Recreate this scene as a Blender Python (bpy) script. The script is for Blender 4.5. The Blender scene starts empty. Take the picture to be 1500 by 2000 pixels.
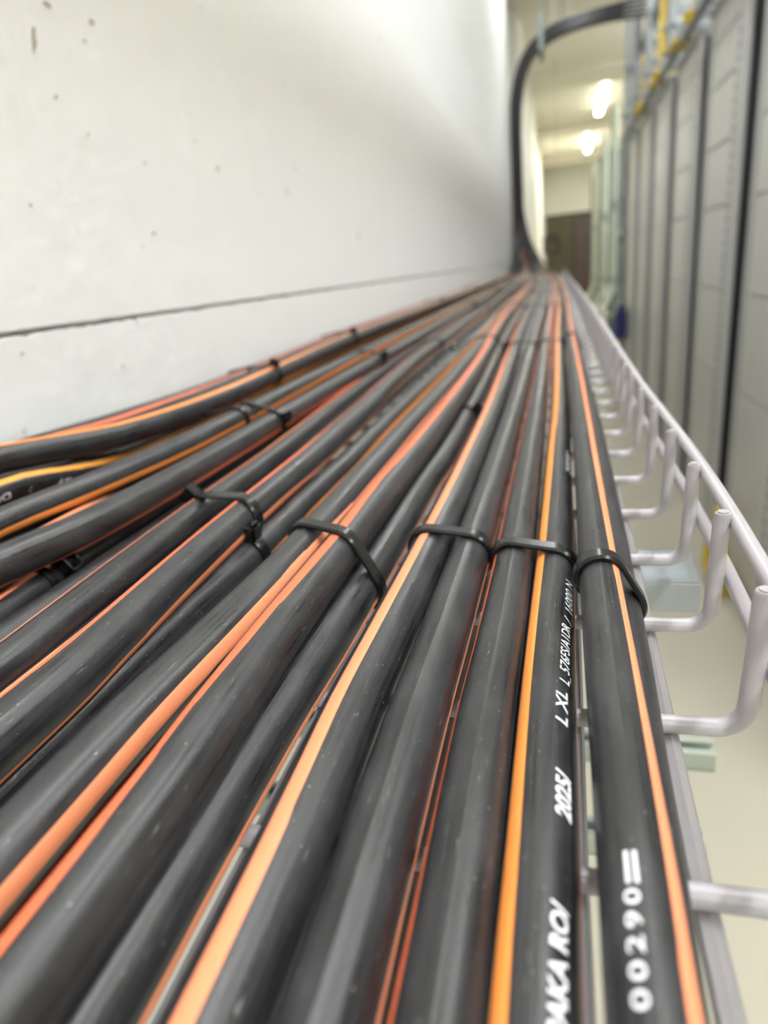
import bpy, bmesh, math, random
import numpy as np
from mathutils import Vector, Matrix

random.seed(7)
SC = bpy.context.scene
COL = SC.collection
PI = math.pi

# ------------------------------------------------------------------ camera
cam_d = bpy.data.cameras.new('camera')
cam = bpy.data.objects.new('camera', cam_d)
COL.objects.link(cam)
cam_d.sensor_fit = 'HORIZONTAL'
cam_d.sensor_width = 36.0
cam_d.lens = 1260.0 / 1500.0 * 36.0
cam_d.clip_start = 0.005
cam_d.clip_end = 100.0
_m = np.array([[0.96540936, 0.24003214, -0.10182996],
               [0.0098116, 0.35682389, 0.93412014],
               [0.26055422, -0.90280744, 0.34212603]])   # world -> camera
cam.matrix_world = Matrix(_m.T.tolist()).to_4x4()
cam_d.dof.use_dof = True
cam_d.dof.focus_distance = 0.178
cam_d.dof.aperture_fstop = 12.5
SC.camera = cam

# ------------------------------------------------------------------ world, exposure
w = bpy.data.worlds.new('world')
SC.world = w
w.use_nodes = True
w.node_tree.nodes['Background'].inputs[0].default_value = (0.9, 0.92, 0.88, 1)
w.node_tree.nodes['Background'].inputs[1].default_value = 0.5
SC.view_settings.view_transform = 'Standard'
SC.view_settings.look = 'None'
SC.view_settings.gamma = 1.0
SC.view_settings.use_curve_mapping = False
SC.view_settings.exposure = 0.66
NEAR_W, FAR_W, AISLE_FILL_W = 19.0, 44.0, 11.0      # watts per lamp
UP = 1.2              # added upward light, as a share of the fixture's downward light
ZC = 2.14      # ceiling
ZF = -1.2      # floor
XW = -0.30     # left wall face
XR = 0.60      # rack fronts

# ------------------------------------------------------------------ helpers
def new_mat(name):
    m = bpy.data.materials.new(name)
    m.use_nodes = True
    nt = m.node_tree
    b = nt.nodes['Principled BSDF']
    return m, nt, b

def nd(nt, t, **kw):
    n = nt.nodes.new(t)
    for k, v in kw.items():
        if k in n.inputs.keys():
            n.inputs[k].default_value = v
        else:
            setattr(n, k, v)
    return n

def mixrgb(nt, fac, a, b):
    n = nt.nodes.new('ShaderNodeMix')
    n.data_type = 'RGBA'
    for sock, v in ((n.inputs[0], fac), (n.inputs[6], a), (n.inputs[7], b)):
        if isinstance(v, bpy.types.NodeSocket):
            nt.links.new(v, sock)
        elif isinstance(v, (tuple, list)):
            sock.default_value = (*v[:3], 1)
        else:
            sock.default_value = v
    return n.outputs[2]

def ramp(nt, src, p0, p1, c0=(0, 0, 0), c1=(1, 1, 1)):
    r = nt.nodes.new('ShaderNodeValToRGB')
    r.color_ramp.elements[0].position = p0
    r.color_ramp.elements[1].position = p1
    r.color_ramp.elements[0].color = (*c0, 1)
    r.color_ramp.elements[1].color = (*c1, 1)
    nt.links.new(src, r.inputs[0])
    return r.outputs[0]

def noise(nt, vec, scale, detail=3, rough=.55):
    n = nt.nodes.new('ShaderNodeTexNoise')
    n.inputs['Scale'].default_value = scale
    n.inputs['Detail'].default_value = detail
    n.inputs['Roughness'].default_value = rough
    if vec is not None:
        nt.links.new(vec, n.inputs['Vector'])
    return n.outputs[0]

def mapping(nt, src, scale):
    mp = nt.nodes.new('ShaderNodeMapping')
    mp.inputs['Scale'].default_value = scale
    nt.links.new(src, mp.inputs['Vector'])
    return mp.outputs[0]

def bump(nt, b, h, strength, dist):
    bp = nt.nodes.new('ShaderNodeBump')
    bp.inputs['Strength'].default_value = strength
    bp.inputs['Distance'].default_value = dist
    nt.links.new(h, bp.inputs['Height'])
    nt.links.new(bp.outputs[0], b.inputs['Normal'])

def simple(name, col, rough=.5, metal=0., nscale=30., var=.12, bmp=0.):
    m, nt, b = new_mat(name)
    tc = nt.nodes.new('ShaderNodeTexCoord')
    n = noise(nt, tc.outputs['Object'], nscale, 4)
    c = mixrgb(nt, n, tuple(x*(1-var) for x in col), tuple(min(1, x*(1+var)) for x in col))
    nt.links.new(c, b.inputs['Base Color'])
    b.inputs['Roughness'].default_value = rough
    b.inputs['Metallic'].default_value = metal
    if bmp:
        bump(nt, b, n, .3, bmp)
    return m

def emis(name, col, strength):
    m, nt, b = new_mat(name)
    b.inputs['Base Color'].default_value = (.9, .9, .9, 1)
    b.inputs['Emission Color'].default_value = (*col, 1)
    b.inputs['Emission Strength'].default_value = strength
    return m

# black polyethylene cable jacket: uv.x runs round the jacket, uv.y along it (both in metres)
def jacket():
    m, nt, b = new_mat('cable_jacket')
    uv = nt.nodes.new('ShaderNodeUVMap'); uv.uv_map = 'UVMap'
    oi = nt.nodes.new('ShaderNodeObjectInfo')
    comb = nt.nodes.new('ShaderNodeVectorMath'); comb.operation = 'ADD'
    sc = nt.nodes.new('ShaderNodeVectorMath'); sc.operation = 'SCALE'
    cx = nt.nodes.new('ShaderNodeCombineXYZ')
    for i in range(3): nt.links.new(oi.outputs['Random'], cx.inputs[i])
    nt.links.new(cx.outputs[0], sc.inputs[0]); sc.inputs['Scale'].default_value = 7.0
    nt.links.new(uv.outputs[0], comb.inputs[0]); nt.links.new(sc.outputs[0], comb.inputs[1])
    v = comb.outputs[0]
    streak = noise(nt, mapping(nt, v, (1500, 10, 1)), 1., 4, .6)
    cloud = noise(nt, mapping(nt, v, (110, 38, 1)), 1., 4, .6)
    fine = noise(nt, mapping(nt, v, (2600, 900, 1)), 1., 2, .5)
    scr = noise(nt, mapping(nt, v, (900, 170, 1)), 1., 5, .7)
    dust = ramp(nt, scr, .63, .72)
    spk = ramp(nt, noise(nt, mapping(nt, v, (1300, 700, 1)), 1., 1, .5), .76, .80)
    c1 = mixrgb(nt, ramp(nt, streak, .28, .74), (.007, .0068, .0079), (.032, .031, .0345))
    c2 = mixrgb(nt, ramp(nt, cloud, .42, .72), c1, (.042, .041, .045))
    f = nt.nodes.new('ShaderNodeMath'); f.operation = 'MULTIPLY'; f.inputs[1].default_value = .5
    nt.links.new(dust, f.inputs[0])
    c3 = mixrgb(nt, f.outputs[0], c2, (.30, .30, .31))
    f2 = nt.nodes.new('ShaderNodeMath'); f2.operation = 'MULTIPLY'; f2.inputs[1].default_value = .5
    nt.links.new(spk, f2.inputs[0])
    c4 = mixrgb(nt, f2.outputs[0], c3, (.45, .45, .46))
    nt.links.new(c4, b.inputs['Base Color'])
    mx = nt.nodes.new('ShaderNodeMath'); mx.operation = 'MULTIPLY_ADD'; mx.inputs[1].default_value = .55
    nt.links.new(streak, mx.inputs[0]); 
    ml = nt.nodes.new('ShaderNodeMath'); ml.operation = 'MULTIPLY'; ml.inputs[1].default_value = .45
    nt.links.new(cloud, ml.inputs[0]); nt.links.new(ml.outputs[0], mx.inputs[2])
    r = nt.nodes.new('ShaderNodeMapRange')
    r.inputs['From Min'].default_value = .36; r.inputs['From Max'].default_value = .64
    r.inputs['To Min'].default_value = .25; r.inputs['To Max'].default_value = .44
    nt.links.new(mx.outputs[0], r.inputs['Value'])
    nt.links.new(r.outputs[0], b.inputs['Roughness'])
    b.inputs['Specular IOR Level'].default_value = .5
    ad = nt.nodes.new('ShaderNodeMath'); ad.operation = 'ADD'
    nt.links.new(streak, ad.inputs[0]); nt.links.new(fine, ad.inputs[1])
    bump(nt, b, ad.outputs[0], .3, .0001)
    return m

def stripe_mat(name, col):
    m, nt, b = new_mat(name)
    uv = nt.nodes.new('ShaderNodeUVMap'); uv.uv_map = 'UVMap'
    n = noise(nt, mapping(nt, uv.outputs[0], (900, 30, 1)), 1., 4, .6)
    c = mixrgb(nt, ramp(nt, n, .3, .75), tuple(x*.9 for x in col), tuple(min(1, x*1.1) for x in col))
    nt.links.new(c, b.inputs['Base Color'])
    b.inputs['Roughness'].default_value = .5
    b.inputs['Specular IOR Level'].default_value = .3
    return m

MAT = {}
MAT['jacket'] = jacket()
MAT['coral'] = stripe_mat('stripe_coral', (.96, .31, .155))
MAT['red'] = stripe_mat('stripe_red_orange', (.80, .17, .075))
MAT['brown'] = MAT['coral']
MAT['orange'] = stripe_mat('stripe_orange', (.88, .30, .065))
MAT['yellow'] = stripe_mat('stripe_yellow_orange', (.95, .40, .07))
MAT['ink'] = simple('white_ink', (.82, .83, .86), .6, nscale=900, var=.15)
MAT['tie'] = simple('black_nylon', (.007, .007, .0075), .25, nscale=300, var=.2)
MAT['tie'].node_tree.nodes['Principled BSDF'].inputs['Specular IOR Level'].default_value = .35
MAT['coated'] = simple('white_coated_wire', (.44, .42, .445), .3, nscale=220, var=.06)
MAT['galv'] = simple('galvanised_steel', (.32, .35, .37), .40, .5, nscale=60, var=.18)
MAT['galv_green'] = simple('galvanised_steel_far', (.40, .45, .40), .45, .35, nscale=20, var=.15)
MAT['wall'] = None
def wall_mat():
    m, nt, b = new_mat('painted_concrete')
    tc = nt.nodes.new('ShaderNodeTexCoord'); o = tc.outputs['Object']
    n1 = noise(nt, o, 2.2, 5, .6)
    n2 = noise(nt, mapping(nt, o, (1, 9, 2.5)), 3., 3)
    pits = ramp(nt, noise(nt, o, 34, 2, .5), .735, .765)
    c = mixrgb(nt, n1, (.83, .828, .815), (.89, .888, .88))
    stain = ramp(nt, noise(nt, mapping(nt, o, (1, 5, 2.)), 4.5, 3), .64, .80)
    f = nt.nodes.new('ShaderNodeMath'); f.operation = 'MULTIPLY'; f.inputs[1].default_value = .22
    nt.links.new(stain, f.inputs[0])
    c = mixrgb(nt, f.outputs[0], c, (.70, .66, .62))
    f2 = nt.nodes.new('ShaderNodeMath'); f2.operation = 'MULTIPLY'; f2.inputs[1].default_value = .45
    nt.links.new(pits, f2.inputs[0])
    c = mixrgb(nt, f2.outputs[0], c, (.45, .43, .39))
    nt.links.new(c, b.inputs['Base Color'])
    b.inputs['Roughness'].default_value = .55
    h = noise(nt, o, 55, 5, .6)
    ad = nt.nodes.new('ShaderNodeMath'); ad.operation = 'MULTIPLY_ADD'
    nt.links.new(n2, ad.inputs[0]); ad.inputs[1].default_value = 2.; nt.links.new(h, ad.inputs[2])
    bump(nt, b, ad.outputs[0], .25, .004)
    return m
MAT['wall'] = wall_mat()
MAT['chip'] = simple('chipped_concrete', (.45, .43, .37), .9, nscale=300, var=.4)
MAT['crack'] = simple('joint_filler', (.42, .40, .38), .9, nscale=90, var=.5)
MAT['floor'] = simple('beige_floor', (.60, .565, .455), .45, nscale=2.5, var=.07)
MAT['ceil'] = simple('ceiling_concrete', (.80, .765, .64), .9, nscale=1.5, var=.08)
MAT['farwall'] = simple('cream_wall', (.85, .84, .78), .6, nscale=1.2, var=.05)
MAT['rack'] = simple('rack_grey_paint', (.40, .40, .395), .38, nscale=8, var=.05)
MAT['rack_light'] = simple('rack_frame_paint', (.52, .52, .51), .4, nscale=8, var=.05)
MAT['door'] = simple('rack_panel_paint', (.60, .595, .56), .30, nscale=6, var=.05)
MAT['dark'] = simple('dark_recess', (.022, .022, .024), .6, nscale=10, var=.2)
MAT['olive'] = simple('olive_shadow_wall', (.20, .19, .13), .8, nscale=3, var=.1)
MAT['duct_yellow'] = simple('yellow_plastic', (.58, .41, .05), .4, nscale=12, var=.1)
MAT['steel_dark'] = simple('dark_steel', (.16, .19, .19), .45, .4, nscale=20, var=.15)
MAT['blue'] = simple('blue_plastic', (.03, .03, .16), .4, nscale=12, var=.1)
MAT['dark_brown'] = simple('dark_brown_paint', (.035, .02, .018), .5, nscale=10, var=.2)
MAT['cream_pipe'] = simple('pale_green_pipe', (.62, .68, .56), .45, .1, nscale=10, var=.08)
MAT['glow_far'] = emis('lamp_far', (1., 1., .86), 14.)
MAT['glow_near'] = emis('lamp_near', (1., .98, .95), 10.)
MAT['lamp_body'] = simple('lamp_housing', (.8, .8, .78), .5, nscale=10, var=.03)

def link_mesh(name, verts, faces, mat, parent=None, uvs=None, smooth=False):
    me = bpy.data.meshes.new(name)
    me.from_pydata(verts, [], faces)
    if uvs is not None:
        ul = me.uv_layers.new(name='UVMap')
        li = np.empty(len(me.loops), dtype=np.int32)
        me.loops.foreach_get('vertex_index', li)
        u = np.asarray(uvs, dtype=np.float32)[li]
        ul.data.foreach_set('uv', u.ravel())
    me.materials.append(mat)
    if smooth:
        me.shade_smooth()
    me.update()
    o = bpy.data.objects.new(name, me)
    COL.objects.link(o)
    if parent is not None:
        o.parent = parent
    return o

class MB:
    """collects primitive shapes of one part"""
    def __init__(s): s.v = []; s.f = []
    def box(s, x0, x1, y0, y1, z0, z1, c=0.0):
        # box with chamfered edges (c = chamfer)
        bm = bmesh.new()
        bmesh.ops.create_cube(bm, size=1.0)
        for v in bm.verts:
            v.co = Vector(((x0+x1)/2 + v.co.x*(x1-x0), (y0+y1)/2 + v.co.y*(y1-y0), (z0+z1)/2 + v.co.z*(z1-z0)))
        if c > 0:
            bmesh.ops.bevel(bm, geom=list(bm.edges), offset=c, segments=1, affect='EDGES', profile=.5)
        return s.bm(bm)
    def bm(s, bm, mat=None):
        b = len(s.v)
        bm.verts.index_update()
        for v in bm.verts:
            s.v.append(tuple(mat @ v.co if mat else v.co))
        for f in bm.faces:
            s.f.append(tuple(b + v.index for v in f.verts))
        bm.free()
        return s
    def tube(s, pts, r, n=8, cap=True):
        P = [Vector(p) for p in pts]
        b = len(s.v)
        ref = None
        for i, p in enumerate(P):
            t = (P[min(i+1, len(P)-1)] - P[max(i-1, 0)]).normalized()
            if ref is None:
                ref = Vector((0, 0, 1)) if abs(t.z) < .9 else Vector((0, 1, 0))
            N = (ref - t*ref.dot(t)).normalized(); ref = N
            B = t.cross(N)
            for k in range(n):
                a = 2*PI*k/n
                s.v.append(tuple(p + r*(math.cos(a)*N + math.sin(a)*B)))
        for i in range(len(P)-1):
            for k in range(n):
                a, c = b+i*n+k, b+i*n+(k+1) % n
                s.f.append((a, c, c+n, a+n))
        if cap:
            s.f.append(tuple(b+k for k in reversed(range(n))))
            s.f.append(tuple(b+(len(P)-1)*n+k for k in range(n)))
        return s
    def build(s, name, mat, parent=None, smooth=False):
        o = link_mesh(name, s.v, s.f, mat, parent)
        if smooth:
            o.data.shade_smooth()
            try: o.data.set_sharp_from_angle(angle=.7)
            except Exception: pass
        return o

def root(name, loc, label, cat, group=None):
    o = bpy.data.objects.new(name, None)
    o.empty_display_size = .02
    COL.objects.link(o)
    o.location = loc
    o['label'] = label; o['category'] = cat
    if group: o['group'] = group
    bpy.context.view_layer.update() if False else None
    return o

def tag(o, label, cat, group=None):
    o['label'] = label; o['category'] = cat
    if group: o['group'] = group
    return o

def struct(o):
    o['kind'] = 'structure'
    return o

ORD = 'first second third fourth fifth sixth seventh eighth ninth tenth eleventh twelfth'.split()

def hermite(ks, x):
    """smooth interpolation of knots [(t, v)], flat beyond the ends"""
    t = [k[0] for k in ks]; v = [k[1] for k in ks]
    n = len(t)
    if n == 1 or x <= t[0]: return v[0]
    if x >= t[-1]: return v[-1]
    i = max(j for j in range(n-1) if t[j] <= x)
    def sl(j):
        if j == 0 or j == n-1: return 0.0
        return (v[j+1]-v[j-1])/(t[j+1]-t[j-1])
    h = t[i+1]-t[i]; u = (x-t[i])/h
    m0, m1 = sl(i)*h, sl(i+1)*h
    return (2*u**3-3*u*u+1)*v[i] + (u**3-2*u*u+u)*m0 + (-2*u**3+3*u*u)*v[i+1] + (u**3-u*u)*m1

# ================================================================== DATA
# cable: (radius, [(y, x, z) ...] course along the tray, [[stripe colour, angular width, [(y, angle) ...]] ...])
CABLES = {
 'A': (0.0062, [[0.0598,0.0114,-0.0935],[0.0829,0.0117,-0.0935],[0.1406,0.012,-0.0935],[0.1872,0.0123,-0.0935],[0.2752,0.0133,-0.0935],[0.4294,0.0145,-0.0935],[0.661,0.0158,-0.0935],[0.8945,0.0175,-0.0935],[1.3606,0.0214,-0.0935]], [['coral',0.5,[[0.0587,0.8205],[0.0809,0.8885],[0.1364,0.9465],[0.1812,0.8337],[0.2658,0.663],[0.4142,0.605],[0.6371,0.563],[0.8623,0.4188],[1.3131,0.199],[2.2261,0.0429]]]]),
 'B': (0.0052, [[0.06,0.015,-0.1043],[0.09,0.016,-0.1043],[0.15,0.0184,-0.1043],[0.2,0.0196,-0.1043],[0.3,0.0212,-0.1043],[0.47,0.0228,-0.1043]], []),
 'C1': (0.0069, [[0.0625,-0.0041,-0.1025],[0.0883,-0.0037,-0.1025],[0.1311,-0.0032,-0.1025],[0.1655,-0.0026,-0.1025],[0.2213,-0.0014,-0.1025],[0.3455,0.0004,-0.1025],[0.4738,0.0021,-0.1025],[0.7324,0.0022,-0.1025],[0.9942,0.0022,-0.1025],[1.5157,0.0047,-0.1025]], [['orange',0.55,[[0.0595,-0.7782],[0.0845,-0.8105],[0.1261,-0.8363],[0.1595,-0.8102],[0.2137,-0.7428],[0.3343,-0.6272],[0.4586,-0.4523],[0.7085,-0.288],[0.9615,-0.2117],[1.4668,-0.2024]]],['brown',0.55,[[0.0615,1.662],[0.1275,1.779],[0.1604,1.787]]]]),
 'C2': (0.0072, [[0.0601,-0.0174,-0.1025],[0.0861,-0.0174,-0.1025],[0.1295,-0.0172,-0.1025],[0.1644,-0.0163,-0.1025],[0.221,-0.0156,-0.1025],[0.3036,-0.0151,-0.1025],[0.4778,-0.014,-0.1025],[0.7403,-0.0137,-0.1025],[1.0066,-0.0137,-0.1025],[1.5372,-0.0121,-0.1025]], [['red',0.55,[[0.0569,-1.1965],[0.0821,-1.324],[0.1242,-1.44],[0.1581,-1.3715],[0.2131,-1.2713]]],['red',0.55,[[0.0589,1.6163],[0.084,1.7455],[0.1257,1.9307],[0.2091,2.0125],[0.4593,1.7343],[0.9688,0.8588],[1.4797,0.5673]]]]),
 'D': (0.0076, [[0.0571,-0.0339,-0.1025],[0.0834,-0.0341,-0.1025],[0.1276,-0.0341,-0.1025],[0.163,-0.0334,-0.1025],[0.2206,-0.0326,-0.1025],[0.3047,-0.0316,-0.1025],[0.4815,-0.0303,-0.1025],[0.7491,-0.0299,-0.1025],[1.0182,-0.0301,-0.1025],[1.5617,-0.0307,-0.1025]], [['coral',0.55,[[0.0561,1.7506],[0.0815,1.815],[0.1236,1.8445],[0.1576,1.8818],[0.2126,1.896],[0.3351,1.9397],[0.5639,1.9754]]]]),
 'E': (0.0078, [[0.0538,-0.0499,-0.102],[0.0805,-0.05,-0.102],[0.0997,-0.0501,-0.102],[0.1251,-0.0504,-0.102],[0.1609,-0.0496,-0.102],[0.2192,-0.0482,-0.102],[0.3042,-0.0467,-0.102],[0.4826,-0.0462,-0.102],[0.7557,-0.0488,-0.102],[1.0303,-0.0523,-0.102],[1.5896,-0.0559,-0.102]], [['coral',0.55,[[0.0508,-0.2275],[0.0766,-0.2152],[0.0952,-0.2532],[0.1196,-0.2925],[0.1544,-0.2605],[0.2107,-0.2432],[0.2929,-0.252],[0.4654,-0.2928],[0.7288,-0.555],[1.5474,-0.8845]]]]),
 'F2': (0.0075, [[0.0528,-0.0709,-0.104],[0.0803,-0.0713,-0.104],[0.1263,-0.071,-0.104],[0.1634,-0.0695,-0.104],[0.2233,-0.0683,-0.104],[0.3108,-0.0673,-0.104],[0.3566,-0.065,-0.104],[0.4942,-0.065,-0.104],[0.7763,-0.0697,-0.104],[1.06,-0.0733,-0.104]], [['brown',0.55,[[0.0506,1.8521],[0.0773,1.8855],[0.1216,1.957],[0.1574,2.0128],[0.2152,1.9952]]]]),
 'F': (0.0075, [[0.0677,-0.0761,-0.092],[0.0857,-0.0759,-0.092],[0.1093,-0.0765,-0.092],[0.1426,-0.0771,-0.092],[0.197,-0.0766,-0.092],[0.2763,-0.0753,-0.092],[0.3181,-0.0741,-0.092],[0.4433,-0.0732,-0.092],[0.6957,-0.0755,-0.092],[0.9574,-0.0838,-0.092],[1.4931,-0.0917,-0.092]], [['red',0.55,[[0.0639,-0.4127],[0.0811,-0.5188],[0.1039,-0.5543],[0.1363,-0.3003],[0.2021,-0.061],[0.2333,-0.158],[0.2656,-0.2515],[0.3059,-0.181],[0.4268,-0.0505],[0.6696,0.0795]]]]),
 'G': (0.0072, [[0.0821,-0.0969,-0.0915],[0.1064,-0.0962,-0.0915],[0.1405,-0.0938,-0.0915],[0.1914,-0.0914,-0.0915],[0.2421,-0.0913,-0.0915],[0.2759,-0.0914,-0.0915],[0.3181,-0.0907,-0.0915],[0.3728,-0.0907,-0.0915],[0.4451,-0.0898,-0.0915],[0.5465,-0.0889,-0.0915],[0.7006,-0.0893,-0.0915],[0.9576,-0.0897,-0.0915]], [['coral',0.62,[[0.0798,1.4576],[0.1028,1.3847],[0.1353,1.2865],[0.1839,1.1972],[0.206,1.2465],[0.2324,1.4333],[0.2648,1.5669]]]]),
 'H': (0.0073, [[0.1574,-0.1255,-0.103],[0.2152,-0.1236,-0.103],[0.2727,-0.1232,-0.103],[0.3112,-0.1226,-0.103],[0.3588,-0.1216,-0.103],[0.4212,-0.1224,-0.103],[0.5036,-0.1224,-0.103],[0.6189,-0.1218,-0.103],[0.7944,-0.1199,-0.103],[1.0786,-0.1188,-0.103],[1.6832,-0.1225,-0.103]], [['orange',0.6,[[0.1518,2.3493],[0.2075,2.0737],[0.2631,1.8402],[0.3003,1.8137],[0.3464,1.7648],[0.4067,1.665],[0.4865,1.6368],[0.5982,1.5938],[0.7682,1.463],[1.0457,1.2942],[1.6322,1.1856]]]]),
 'I': (0.0076, [[0.1128,-0.1251,-0.091],[0.1371,-0.1265,-0.091],[0.1692,-0.1283,-0.091],[0.2081,-0.1298,-0.091],[0.2418,-0.1307,-0.091],[0.3208,-0.132,-0.091],[0.3779,-0.134,-0.091],[0.454,-0.1371,-0.091],[0.5628,-0.1439,-0.091],[0.73,-0.1504,-0.091]], [['red',0.42,[[0.1067,-0.494],[0.1306,-0.3457],[0.1617,-0.3235],[0.1993,-0.4192],[0.232,-0.351],[0.3086,-0.3237],[0.3643,-0.4733],[0.4384,-0.544],[0.706,-0.5198]]],['brown',0.55,[[0.0998,2.3892],[0.1322,2.19],[0.1626,2.0368],[0.2043,1.9425],[0.2649,1.898],[0.3064,2.048],[0.4322,2.229]]]]),
 'J': (0.0069, [[0.1285,-0.1571,-0.096],[0.1486,-0.1583,-0.096],[0.1773,-0.16,-0.096],[0.2193,-0.1623,-0.096],[0.256,-0.1638,-0.096],[0.3415,-0.1651,-0.096],[0.4037,-0.1686,-0.096],[0.4868,-0.1733,-0.096],[0.6044,-0.179,-0.096],[0.7836,-0.1837,-0.096]], [['coral',0.55,[[0.1424,-0.5643],[0.1703,-0.5615],[0.2113,-0.556],[0.3307,-0.4848],[0.4721,-0.3708]]]]),
 'L1': (0.0066, [[0.1451,-0.1929,-0.101],[0.1659,-0.1962,-0.101],[0.1965,-0.1986,-0.101],[0.2335,-0.1986,-0.101],[0.2662,-0.1984,-0.101],[0.3619,-0.2008,-0.101],[0.5167,-0.2036,-0.101]], [['coral',0.55,[[0.16,0.029],[0.1898,0.082],[0.2258,0.006],[0.351,0.144]]]]),
 'K1': (0.0072, [[0.165,-0.1987,-0.085],[0.205,-0.19,-0.085],[0.28,-0.1848,-0.085],[0.42,-0.1848,-0.085],[0.67,-0.186,-0.085]], [['red',0.5,[[0.1511,2.7387],[0.1889,2.7322],[0.2213,2.559],[0.283,2.3],[0.4116,2.261]]]]),
 'K2': (0.0067, [[0.2,-0.228,-0.0815],[0.25,-0.2135,-0.0795],[0.33,-0.205,-0.079],[0.52,-0.207,-0.079],[0.75,-0.207,-0.079]], [['orange',0.5,[[0.1855,1.9212],[0.2385,1.878],[0.3032,1.942],[0.4685,1.8628],[0.6804,1.6218]]]]),
 'K3': (0.0068, [[0.245,-0.2646,-0.08],[0.285,-0.257,-0.0835],[0.33,-0.257,-0.086],[0.42,-0.258,-0.086],[0.65,-0.262,-0.0855],[0.9,-0.263,-0.085]], [['yellow',0.5,[[0.2551,0.6254],[0.2923,1.0982],[0.3329,1.5355],[0.3901,1.7465],[0.4319,1.867],[0.4851,1.7563],[0.6592,1.487]]]]),
 'M1': (0.0074, [[0.25,-0.272,-0.0665],[0.285,-0.258,-0.069],[0.32,-0.2465,-0.0712],[0.4,-0.236,-0.0713],[0.55,-0.24,-0.071],[0.75,-0.25,-0.0705],[1.0,-0.252,-0.0705]], [['orange',0.45,[[0.2864,0.1708],[0.3357,0.3555],[0.3957,0.425],[0.4842,0.3172],[0.6816,0.1017],[1.0347,-0.0254]]]]),
 'M2': (0.0068, [[0.28,-0.279,-0.069],[0.34,-0.268,-0.0705],[0.42,-0.261,-0.0715],[0.55,-0.264,-0.0708],[0.8,-0.272,-0.069],[1.1,-0.274,-0.069]], [['red',0.4,[[0.3109,0.8267],[0.3896,0.4505],[0.4596,0.1395],[0.5126,0.0585],[0.7428,0.0751]]]]),
 'M3': (0.0068, [[0.29,-0.288,-0.0715],[0.36,-0.284,-0.073],[0.45,-0.2775,-0.0735],[0.6,-0.28,-0.073],[0.85,-0.287,-0.0715],[1.1,-0.288,-0.0715]], []),
}
CHIPS = [(0.3987, 0.1538, 0.00839, 0.00187, 1.2), (0.4622, 0.1798, 0.0031, 0.00138, 0), (0.4194, 0.1769, 0.00292, 0.0013, 0), (0.4498, 0.1656, 0.00169, 0.00068, 0), (0.4063, 0.1253, 0.00186, 0.00062, 0.5), (0.613, 0.1076, 0.00329, 0.00137, 0.8), (0.4921, 0.0984, 0.00139, 0.00069, 0), (0.4847, 0.0487, 0.00272, 0.00091, 0.2), (0.4307, 0.1082, 0.00128, 0.00064, 0), (0.321, -0.0207, 0.00131, 0.00052, 0), (0.4097, -0.0414, 0.00121, 0.0006, 0), (0.7802, 0.1021, 0.00401, 0.00101, 1.2), (0.5782, 0.1255, 0.00158, 0.00079, 0), (0.3599, 0.0606, 0.00112, 0.00056, 0), (1.0652, 0.0634, 0.0066, 0.00132, 1.2)]

# ================================================================== SETTING
def panel_strip(name, mat, y0, y1, z0, z1, x, parent, edge_lo=0., edge_hi=0., n=420, depth=.006):
    """one wall panel, its face at x, with slightly ragged lower and upper edges"""
    v = []; f = []
    rnd = random.Random(name + str(z0))
    ys = [y0] + [.1 + (y1-.1)*(i/(n-1))**1.8 for i in range(n)]
    for y in ys:
        a = z0 + edge_lo*(rnd.random()**2); b = z1 - edge_hi*(rnd.random()**2)
        v += [(x-depth, y, a), (x, y, a+.0012), (x, y, b-.0012), (x-depth, y, b)]
    for i in range(n):
        for k in range(3):
            a = 4*i+k
            f.append((a, a+1, a+5, a+4))
    return link_mesh('panel', v, f, mat, parent)

floor = struct(MB().box(-1.2, 4.2, -5, 26, ZF-.1, ZF).build('floor', MAT['floor']))
ceil = struct(MB().box(-1.2, 4.2, -5, 26, ZC, ZC+.1).build('ceiling', MAT['ceil']))
for i, (y0, y1, dz) in enumerate(((5.9, 7.0, .16), (9.6, 10.3, .07), (13.2, 13.9, .10), (17.2, 17.9, .12))):
    MB().box(-.9, 4.1, y0, y1, ZC-dz, ZC+.02, .01).build('beam', MAT['ceil'], ceil)
# left wall: backing with three painted concrete panels, the joints between them left as cracks
wl = struct(MB().box(XW-.2, XW-.005, -5, 5.2, ZF, ZC).build('wall_left', MAT['crack']))
panel_strip('a', MAT['wall'], -5, 5.2, ZF, -.0101, XW, wl, 0, .0014)
panel_strip('b', MAT['wall'], -5, 5.2, -.0091, .655, XW, wl, .0006, .0008)
panel_strip('c', MAT['wall'], -5, 5.2, .6565, ZC, XW-.0015, wl, 0, 0)
def chip(y, z, pts, x=XW, m='chip'):
    rnd = random.Random(y*91+z)
    n = len(pts)
    v = [(x+.0006, y+p[0], z+p[1]) for p in pts] + [(x-.002, y+p[0]*1.1, z+p[1]*1.1) for p in pts]
    f = [tuple(range(n))] + [(i, i+n, (i+1) % n+n, (i+1) % n) for i in range(n)]
    return link_mesh('paint_chip', v, f, MAT[m], wl)
def blob(a, b, n, seed, rot=0.):
    r = random.Random(seed); o = []
    for i in range(n):
        t = 2*PI*i/n; q = .7+.5*r.random()
        p = (a*q*math.cos(t), b*q*math.sin(t))
        o.append((p[0]*math.cos(rot)-p[1]*math.sin(rot), p[0]*math.sin(rot)+p[1]*math.cos(rot)))
    return o
for (y, z, a, b, rot) in CHIPS:
    chip(y, z, blob(a, b, 11, int(y*1000+z*7000), rot))
far_wall = struct(MB().box(XW-.2, XW, 6.6, 19, ZF, ZC).box(XW-.26, XW-.2, 5.2, 6.6, ZF, ZC).build('wall_left_far', MAT['farwall']))
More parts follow.
